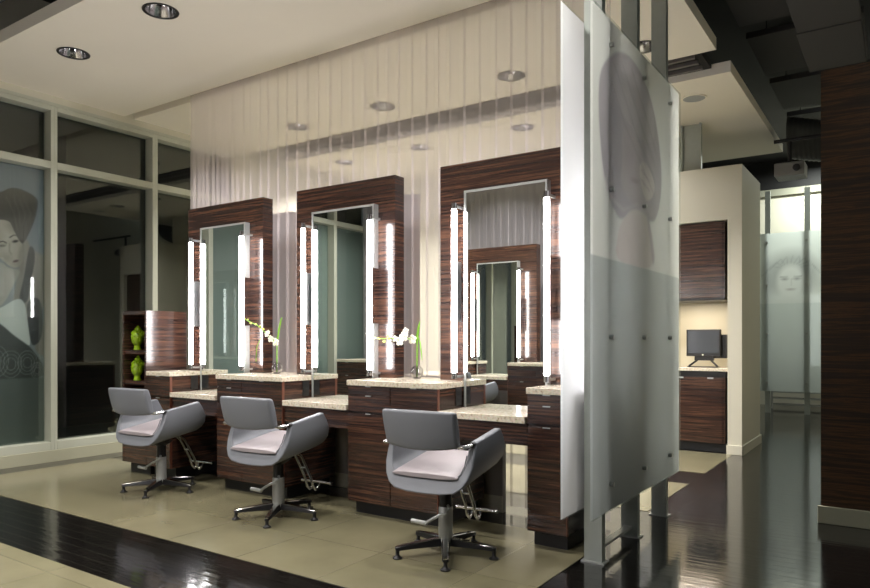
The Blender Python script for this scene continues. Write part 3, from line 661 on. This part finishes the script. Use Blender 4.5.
# ------------------------------------------------------------------ salon chairs
def make_chair(label):
    t = thing('salon_chair', label, 'chair', (0, 0, 0), 'grey vinyl salon chairs')
    t['_o'] = (0, 0, 0)
    # shell: U section swept front to back
    outer = [(-.262, .640), (-.268, .58), (-.266, .52), (-.25, .462), (-.222, .422), (-.18, .396), (-.10, .384), (0, .381)]
    inner = [(-.222, .640), (-.226, .58), (-.223, .530), (-.208, .492), (-.185, .472), (-.155, .462), (-.08, .459), (0, .459)]
    full = lambda h: h+[(-a, b) for a, b in h[-2::-1]]
    O = full(outer); I = full(inner); prof = O+I[::-1]
    ny = 12; bm = bmesh.new(); rings = []
    for j in range(ny+1):
        s = j/ny; ring = []
        for (x, z) in prof:
            hz = max(0, min(1, (z-.39)/.24))
            yr = -.26+.10*hz; yf = .145+.075*math.sin(PI*min(1, .75*hz+.25))
            y = yr+(yf-yr)*s
            wd = 1+.04*hz*s
            ring.append(bm.verts.new((x*wd, y, z+(y+.30)*.155)))
        rings.append(ring)
    n = len(prof)
    for A, B in zip(rings, rings[1:]):
        for k in range(n): bm.faces.new((A[k], A[(k+1) % n], B[(k+1) % n], B[k]))
    m = len(O)
    for R in (rings[0], rings[-1]):
        for k in range(m-1): bm.faces.new((R[k], R[k+1], R[n-2-k], R[n-1-k]))
    mk('shell', bm, VINYL, t, .009, True, 3)
    # seat pad
    bm = bmesh.new(); rings = []
    for j in range(9):
        s = j/8; y = -.245+s*.43; ring = []
        e = 1-.25*max(0, (s-.85)/.15)-.12*max(0, (.1-s)/.1)
        for x, z in [(-.196, .470), (-.199, .478), (-.185, .486), (-.12, .491), (0, .492), (.12, .491), (.185, .486), (.199, .478), (.196, .470), (.1, .4615), (-.1, .4615)]:
            ring.append(bm.verts.new((x, y, (.4615+(z-.4615)*e)+(y+.30)*.155)))
        rings.append(ring)
    for A, B in zip(rings, rings[1:]):
        for k in range(11): bm.faces.new((A[k], A[(k+1) % 11], B[(k+1) % 11], B[k]))
    bm.faces.new(rings[0][::-1]); bm.faces.new(rings[-1]); mk('seat', bm, SEATV, t, .004, True)
    bm = bmesh.new()
    pp = [(x*.995, -.263+.10*max(0, min(1, (z-.39)/.24)), z) for x, z in I[1:-1]]
    tube(bm, [(x, y, z+(y+.30)*.155) for x, y, z in pp], .0035, 6); mk('piping', bm, VINYL, t, smooth=True)
    # backrest: curved padded slab
    bm = bmesh.new(); G = {}
    nx, nz = 14, 6
    for side in (0, 1):
        for i in range(nx+1):
            for k in range(nz+1):
                u = -1+2*i/nx; v = k/nz
                x = u*(.214+.004*v); zb = .642-.016*(1-u*u); zt = .832+.006*(1-u*u); z = zb+(zt-zb)*v
                y = -.295-.05*v+.045*u*u+(.028 if side else -.028)*(1-.35*abs(2*v-1)**3)
                G[side, i, k] = bm.verts.new((x, y, z))
    for i in range(nx):
        for k in range(nz):
            bm.faces.new([G[0, i, k], G[0, i+1, k], G[0, i+1, k+1], G[0, i, k+1]]); bm.faces.new([G[1, i, k], G[1, i, k+1], G[1, i+1, k+1], G[1, i+1, k]])
    for i in range(nx):
        bm.faces.new([G[0, i, 0], G[1, i, 0], G[1, i+1, 0], G[0, i+1, 0]]); bm.faces.new([G[0, i, nz], G[0, i+1, nz], G[1, i+1, nz], G[1, i, nz]])
    for k in range(nz):
        bm.faces.new([G[0, 0, k], G[0, 0, k+1], G[1, 0, k+1], G[1, 0, k]]); bm.faces.new([G[0, nx, k], G[1, nx, k], G[1, nx, k+1], G[0, nx, k+1]])
    mk('backrest', bm, VINYL, t, .012, True, 3)
    for s in (-1, 1):
        bm = bmesh.new(); tube(bm, [(s*.20, -.25, .652), (s*.238, -.255, .650), (s*.247, -.225, .651), (s*.247, -.145, .654)], .011, 10)
        rod = mk('support_rod', bm, CHROME, t, smooth=True)
        bm = bmesh.new(); tube(bm, [(s*.247, -.175, .652), (s*.247, -.147, .653)], .016, 12); mk('collar', bm, BLK2, rod, smooth=True)
    # column
    bm = bmesh.new(); lathe(bm, [(0, .27), (.036, .27), (.038, .285), (.034, .30), (.036, .36), (.06, .375), (.09, .40), (0, .40)], (0, 0, 0), 24); mk('column_sleeve', bm, BLK2, t, smooth=True)
    bm = bmesh.new(); lathe(bm, [(0, .05), (.04, .05), (.04, .265), (.037, .272), (0, .272)], (0, 0, 0), 24); mk('pump_column', bm, STEEL, t, smooth=True)
    # star base
    for k in range(5):
        a = math.radians(-62+72*k); d = Vector((math.cos(a), math.sin(a), 0)); q = Vector((-d.y, d.x, 0))
        bm = bmesh.new(); R = []
        for r, wd, zb, zt in ((.02, .027, .055, .098), (.12, .024, .055, .088), (.22, .021, .052, .076), (.275, .019, .049, .068), (.29, .014, .049, .064)):
            R.append([bm.verts.new(d*r+q*u+Vector((0, 0, z))) for u, z in ((-wd, zb), (wd, zb), (wd*.72, zt), (-wd*.72, zt))])
        for A, B in zip(R, R[1:]):
            for i in range(4): bm.faces.new((A[i], A[(i+1) % 4], B[(i+1) % 4], B[i]))
        bm.faces.new(R[0][::-1]); bm.faces.new(R[-1]); leg = mk('leg', bm, BLK2, t, .003, True)
        bm = bmesh.new(); R = []
        for r, wd, z in ((.03, .02, .098), (.12, .0176, .0885), (.22, .0155, .0765), (.277, .0138, .0685), (.291, .0105, .0645)):
            R.append([bm.verts.new(d*r+q*u+Vector((0, 0, z+h))) for u, h in ((-wd, -.001), (wd, -.001), (wd*.8, .003), (-wd*.8, .003))])
        for A, B in zip(R, R[1:]):
            for i in range(4): bm.faces.new((A[i], A[(i+1) % 4], B[(i+1) % 4], B[i]))
        bm.faces.new(R[0][::-1]); bm.faces.new(R[-1]); mk('chrome_cap', bm, CHROME, leg, smooth=True)
        bm = bmesh.new(); lathe(bm, [(0, .003), (.026, .003), (.027, .010), (.014, .018), (.011, .024), (.011, .05), (0, .05)], tuple(d*.277), 16); mk('foot_glide', bm, TOE, leg, smooth=True)
    # pump lever
    bm = bmesh.new(); tube(bm, [(.03, -.03, .285), (.055, -.052, .27), (.045, -.075, .255), (.0, -.088, .235), (-.05, -.092, .205), (-.08, -.09, .185)], [.008, .009, .0085, .008, .009, .010], 8)
    lv = mk('pump_lever', bm, STEEL, t, smooth=True)
    bm = bmesh.new(); tube(bm, [(-.07, -.09, .186), (-.175, -.075, .186)], .0125, 12); mk('pedal', bm, STEEL, lv, smooth=True)
    # footrest
    bm = bmesh.new()
    for s in (-.028, .028):
        tube(bm, [(s, .15, .42), (s, .20, .385), (s, .30, .22), (s, .325, .15), (s, .355, .122), (s, .39, .14), (s, .40, .165)], .009, 8)
    tube(bm, [(-.028, .255, .295), (.028, .255, .295)], .008, 8)
    fr = mk('footrest_frame', bm, CHROME, t, smooth=True)
    bm = bmesh.new(); tube(bm, [(-.13, .40, .17), (.13, .40, .17)], .010, 12); tube(bm, [(-.138, .40, .17), (-.125, .40, .17)], .0125, 12); tube(bm, [(.125, .40, .17), (.138, .40, .17)], .0125, 12)
    mk('foot_bar', bm, CHROME, fr, smooth=True)
    return t
ch3 = make_chair('nearest grey vinyl salon chair, facing the largest mirror')
ch3.location = (-2.125, 3.235, .0); ch3.rotation_euler.z = math.radians(5)
ch2 = dup(ch3, 'middle of the three grey vinyl salon chairs'); ch2.location = (-3.515, 3.285, 0); ch2.rotation_euler.z = math.radians(4)
ch1 = dup(ch3, 'leftmost grey vinyl salon chair, in front of the green heads'); ch1.location = (-4.90, 3.335, 0); ch1.rotation_euler.z = math.radians(4)

# ------------------------------------------------------------------ rear stations (other side of the curtain) and facing stations (seen in the mirrors)
XR, YR = -3.668, 4.305
for o, lab in ((c2, 'dark cabinet behind the curtain, right one of the rear row'), (c3, 'dark cabinet behind the curtain, left one of the rear row'),
               (c4, 'narrow end cabinet behind the curtain at window end'), (g2, 'granite top behind the curtain, right one'), (g3, 'granite top behind the curtain, left one'), (g4, 'granite top behind the curtain at window end'),
               (m1, 'mirror slab behind the curtain right of the nearest mirror'), (m2, 'mirror slab behind the curtain, edge showing right of the middle mirror'), (m3, 'mirror slab behind the curtain, edge showing right of the left mirror'),
               (d2, 'low desk behind the curtain, middle of rear row'), (d3, 'low desk behind the curtain, left of rear row'), (d1, 'low desk behind the curtain, right of rear row')):
    q = dup(o, lab); half_turn(q, XR, YR)
for l, lab in zip(lamps[:4], ('right outer', 'right inner', 'middle right', 'middle left')):
    q = dup(l, 'lit tube light on a mirror behind the curtain, %s one' % lab); half_turn(q, XR, YR)
XO, YO = -3.205, 2.0
for o, lab in ((c2, 'facing-row dark cabinet toward the corridor, seen in reflections'), (c3, 'facing-row dark cabinet reflected in the nearest mirror'), (g2, 'facing-row granite top toward the corridor, seen in reflections'), (g3, 'facing-row granite top reflected in the nearest mirror'),
               (m3, 'facing-row mirror slab reflected in the nearest mirror'), (m2, 'facing-row mirror slab toward the corridor'), (d3, 'facing-row low desk reflected in the nearest mirror'), (d2, 'facing-row low desk toward the corridor'), (ch2, 'grey salon chair of the facing row toward the corridor'), (ch3, 'grey salon chair of the facing row, seen only in reflection')):
    q = dup(o, lab); half_turn(q, XO, YO)
    if o is ch2 or o is ch3: q['group'] = 'facing row chairs'
for l, lab in zip(lamps[2:], ('third', 'second', 'fourth', 'first')):
    q = dup(l, 'lit tube light of the facing row, %s from the window' % lab); half_turn(q, XO, YO)
q = dup(c3, 'facing-row dark cabinet nearest the window wall'); q.location = (-4.99, 2*YO-3.9, 0); q.rotation_euler.z = PI
q = dup(g3, 'facing-row granite top nearest the window wall'); q.location = (-4.99, 2*YO-g3.location.y, g3.location.z); q.rotation_euler.z = PI
q = dup(c3, 'facing-row dark cabinet against the window wall, reflected in the middle mirror'); q.location = (-6.37, 2*YO-3.9, 0); q.rotation_euler.z = PI
q = dup(g3, 'facing-row granite top against the window wall, reflected in the middle mirror'); q.location = (-6.37, 2*YO-g3.location.y, g3.location.z); q.rotation_euler.z = PI
q = curtain('sheer_curtain', -6.88, -1.6, -.34, .03, 3.595, .125, 8, 'sheer curtain behind the facing row, seen in the nearest mirror')

# ------------------------------------------------------------------ computer niche
t = thing('wall_cabinet', 'dark veneer cabinet hung in the upper part of the niche', 'cabinet', (-1.93, 7.95, 1.63))
boxo('cabinet_body', (-2.33, -1.575, 7.775, 8.25, 1.65, 2.46), EB, t)
boxo('door', (-2.33, -1.60, 7.755, 7.775, 1.655, 2.455), EB, t, .002)
boxo('underside_lip', (-2.33, -1.575, 7.76, 8.25, 1.625, 1.65), BLK2, t)
t = thing('base_cabinet', 'dark veneer cabinet under the computer counter', 'cabinet', (-1.93, 7.95, 0))
boxo('cabinet_body', (-2.33, -1.575, 7.79, 8.27, .10, .80), EB, t); boxo('door', (-2.33, -1.60, 7.77, 7.79, .10, .79), EB, t, .002)
boxo('toe_kick', (-2.33, -1.56, 7.80, 8.2, .003, .10), TOE, t); bm = bmesh.new(); box(bm, -2.33, -1.575, 7.80, 8.27, .80, .865); mk('pull_out_tray', bm, BLK2, t)
for x in (-2.03, -1.72): boxo('handle', (x-.03, x+.03, 7.762, 7.772, .785, .80), STEEL, t)
tag(boxo('granite_countertop', (-2.335, -1.545, 7.75, 8.295, .866, .90), GRAN, None, .003), 'granite counter under the black monitor', 'countertop')
t = thing('computer_monitor', 'black flat computer monitor on splayed stand in the niche', 'monitor', (-1.83, 8.0, .90))
mx, my = -1.83, 7.95
boxo('screen_housing', (mx-.185, mx+.175, my, my+.045, 1.02, 1.315), BLK2, t, .006)
boxo('screen', (mx-.165, mx+.155, my-.002, my, 1.055, 1.295), simple('dark_screen', srgb(50, 56, 64), .2), t)
bm = bmesh.new(); tube(bm, [(mx-.01, my-.003, 1.037), (mx-.01, my, 1.037)], .009, 12); mk('badge', bm, PETAL, t)
boxo('rear_unit', (mx+.06, mx+.225, my+.06, my+.12, 1.00, 1.26), BLK2, t, .004)
bm = bmesh.new()
for s in (-1, 1): tube(bm, [(mx+s*.06, my+.03, 1.02), (mx+s*.075, my+.02, .975), (mx+s*.15, my-.03, .912)], .011, 8); 
box(bm, mx-.16, mx+.16, my-.06, my+.05, .901, .91); box(bm, mx-.1, mx+.1, my+.01, my+.05, .975, 1.02)
mk('stand', bm, BLK2, t)
area('undercabinet_lamp', (-1.92, 7.95, 1.615), .5, 4.5, (1, .84, .66), shape='RECTANGLE', sy=.12)

# ------------------------------------------------------------------ ceiling fittings
def can(x, y, label, lit=True, power=DOWN):
    t = thing('recessed_downlight', label, 'ceiling light', (x, y, HZ), 'recessed ceiling lights')
    bm = bmesh.new(); lathe(bm, [(.108, -.0005), (.128, -.001), (.126, -.006), (.108, -.004)], (x, y, HZ), 36, True); mk('trim_ring', bm, BLK2, t, smooth=True)
    bm = bmesh.new(); prof = [(.109, -.001), (.104, .03), (.092, .07), (.07, .11), (.045, .13)]
    lathe(bm, prof+[(.047, .134), (.074, .114), (.096, .072), (.1105, .03), (.1105, -.001)], (x, y, HZ), 36, True); mk('reflector', bm, CHROME, t, smooth=True)
    bm = bmesh.new(); lathe(bm, [(0, .128), (.044, .128), (.044, .14), (0, .14)], (x, y, HZ), 20); mk('bulb', bm, BULB if lit else BLK2, t)
    if lit:
        a = area('downlight_lamp', (x, y, HZ+.02), .12, power, (1, .95, .91), spread=math.radians(120)); a.visible_camera = True
    return t
can(*front_cans[0], 'larger recessed chrome light at the top of the picture')
can(*front_cans[1], 'recessed chrome light nearest the left windows')
can(*front_cans[2], 'recessed light in front of the curtain, above the middle chair'); can(*front_cans[3], 'recessed light in front of the curtain, above the nearest chair')
for p, l in zip(mid_cans, ('leftmost in the first row', 'second in the first row', 'third, largest in the first row', 'last in the first row, beside the metal posts')): can(*p, 'recessed light seen through the curtain, '+l, power=DOWN*3.4)
for p, l in zip(back_cans, ('leftmost in the second row', 'second in the second row', 'third in the second row', 'last in the second row', 'far one above the niche wall')): can(*p, 'recessed light seen through the curtain, '+l, power=DOWN*(.7 if p[0] > -3 else 3.4))
for p, l in zip(opp_cans, ('nearest the windows', 'second from windows', 'third from windows', 'nearest the corridor')): can(*p, 'recessed light over the facing row, '+l, power=DOWN*3)
t = thing('ceiling_speaker', 'round flush white ceiling speaker right of the etched glass', 'speaker', (-1.73, 7.12, HZ))
bm = bmesh.new(); lathe(bm, [(.105, -.001), (.12, -.001), (.118, -.012), (.105, -.010)], (-1.73, 7.12, HZ), 36, True); mk('rim', bm, CEIL, t, smooth=True)
bm = bmesh.new(); lathe(bm, [(0, -.010), (.02, -.010), (.105, -.007), (.105, -.001), (0, -.001)], (-1.73, 7.12, HZ), 36); mk('grille', bm, simple('speaker_grille', srgb(160, 164, 166), .5), t, smooth=True)
t = thing('slot_diffuser', 'long black linear air slot across the ceiling', 'air vent', (-3.9, 6.32, HZ))
boxo('slot_box', (-6.4, -1.45, 6.05, 6.59, HZ+.06, HZ+.12), BLACK, t)
for y in (6.16, 6.30, 6.44):
    boxo('slat', (-6.4, -1.5, y, y+.035, HZ+.02, HZ+.05), simple('slat_grey', srgb(96, 92, 90), .5), t)

# black open ceiling: panels, ducts, projector
def panel(b, lab, m=GREYP, name='acoustic_panel'):
    t = thing(name, lab, 'ceiling panel', ((b[0]+b[1])/2, (b[2]+b[3])/2, b[4]), 'dark hanging ceiling panels')
    boxo('panel_board', b, m, t, .006)
    for x in (b[0]+.1, b[1]-.1): boxo('hanger', (x-.005, x+.005, (b[2]+b[3])/2-.005, (b[2]+b[3])/2+.005, b[5], 4.5), BLACK, t)
    return t
panel((-.70, -.27, 4.9, 6.08, 3.6, 3.66), 'dark ceiling panel nearest the camera, above the veneer wall'); panel((-.71, -.27, 6.1, 7.03, 3.6, 3.66), 'dark ceiling panel just behind the nearest one above the veneer wall')
for k, (y0, y1) in enumerate(((6.2, 6.9), (7.2, 8.3), (8.6, 9.7), (10.0, 11.0))):
    panel((-1.27, -.75 if k == 0 else -.3, y0, y1, 4.1, 4.16), 'dark ceiling panel over the corridor, %s' % ('closest one', 'second away', 'third away', 'farthest one')[k])
t = thing('spiral_duct', 'round ribbed spiral air duct over the corridor', 'duct', (-1.0, 9.0, 3.3))
bm = bmesh.new(); prof = []
for k in range(60):
    prof.append((.24+(.008 if k % 3 == 0 else 0), k*.03))
for v in (0,):
    seg = 28; rings = []
    for r, s in prof: rings.append([bm.verts.new((-1.12+s*.62, 9.2+s*.25, 3.62)) for _ in range(0)] or [bm.verts.new((-1.12+s*.5+0*r, 9.0+s*.6+r*math.cos(2*PI*k/seg), 3.56+r*math.sin(2*PI*k/seg))) for k in range(seg)])
    for A, B in zip(rings, rings[1:]):
        for k in range(seg): bm.faces.new((A[k], A[(k+1) % seg], B[(k+1) % seg], B[k]))
mk('duct_body', bm, DUCT, t, smooth=True)
bm = bmesh.new(); tube(bm, [(-1.15, 8.1, 3.3), (.19, 8.1, 3.3)], .02, 10); tag(mk('conduit_pipe', bm, BLACK, smooth=True), 'black horizontal pipe carrying the projector', 'pipe')
t = thing('projector', 'grey ceiling projector hanging from the black pipe', 'projector', (-1.0, 8.1, 2.86))
boxo('projector_body', (-1.13, -.85, 7.96, 8.24, 2.90, 3.04), simple('projector_grey', srgb(110, 110, 106), .4), t, .012)
bm = bmesh.new(); tube(bm, [(-1.0, 8.1, 3.04), (-1.0, 8.1, 3.279)], .022, 12); box(bm, -1.07, -.93, 8.03, 8.17, 3.04, 3.055); mk('mount', bm, BLACK, t)
bm = bmesh.new(); tube(bm, [(-.92, 7.93, 2.97), (-.92, 7.962, 2.97)], .035, 16); mk('lens', bm, BLK2, t, smooth=True)
GRLM = simple('dark_grille', srgb(34, 33, 36), .6)
t = thing('ceiling_grille', 'black slatted bulkhead at the top left corner', 'ceiling grille', (-4.5, 2.2, 3.66))
for k in range(2): boxo('rail', (XW, -1.4, 2.02+.3*k, 2.08+.3*k, 3.64, 3.72), GRLM, t)
for k in range(5): boxo('cross_bar', (-6.4+1.1*k, -6.32+1.1*k, 1.8, 2.6, 3.72, 3.78), GRLM, t)

# far slatted bench and towel below the distant panel
t = thing('wire_rack', 'low slatted metal rack under the distant glass panel', 'rack', (-1.6, 13.6, 0))
for k in range(6): boxo('slat', (-1.95, -1.15, 13.4, 13.7, .06+.11*k, .075+.11*k), STEEL, t)
for x in (-1.95, -1.17): boxo('upright', (x, x+.03, 13.38, 13.41, 0, .7), STEEL, t)
tag(boxo('folded_towel', (-1.66, -1.35, 13.42, 13.66, .626, .70), BLUE, None, .02), 'blue folded towel on the far rack', 'towel')

tag(boxo('wall_light', (-1.42, -1.22, 13.95, 14.0, .75, 2.0), emit('lit_panel', (1, 1, .97, 1), 4), None, .01), 'glowing white light panel behind the right edge of the far glass', 'light')
# added fill lights over the far room, corridor and aisle, without fittings
for x, y, p in ((-.7, 11.4, 24), (-1.2, 13.3, 66), (-.4, 9.4, 4), (.9, 2.2, 15), (1.2, 4.2, 4)):
    area('fill_light', (x, y, 4.3), .5, p, (.95, 1, .93))

for o in bpy.data.objects:
    if '_o' in o: del o['_o']
for o in bpy.data.objects:
    if o.type == 'LIGHT' or o.type == 'CAMERA': continue
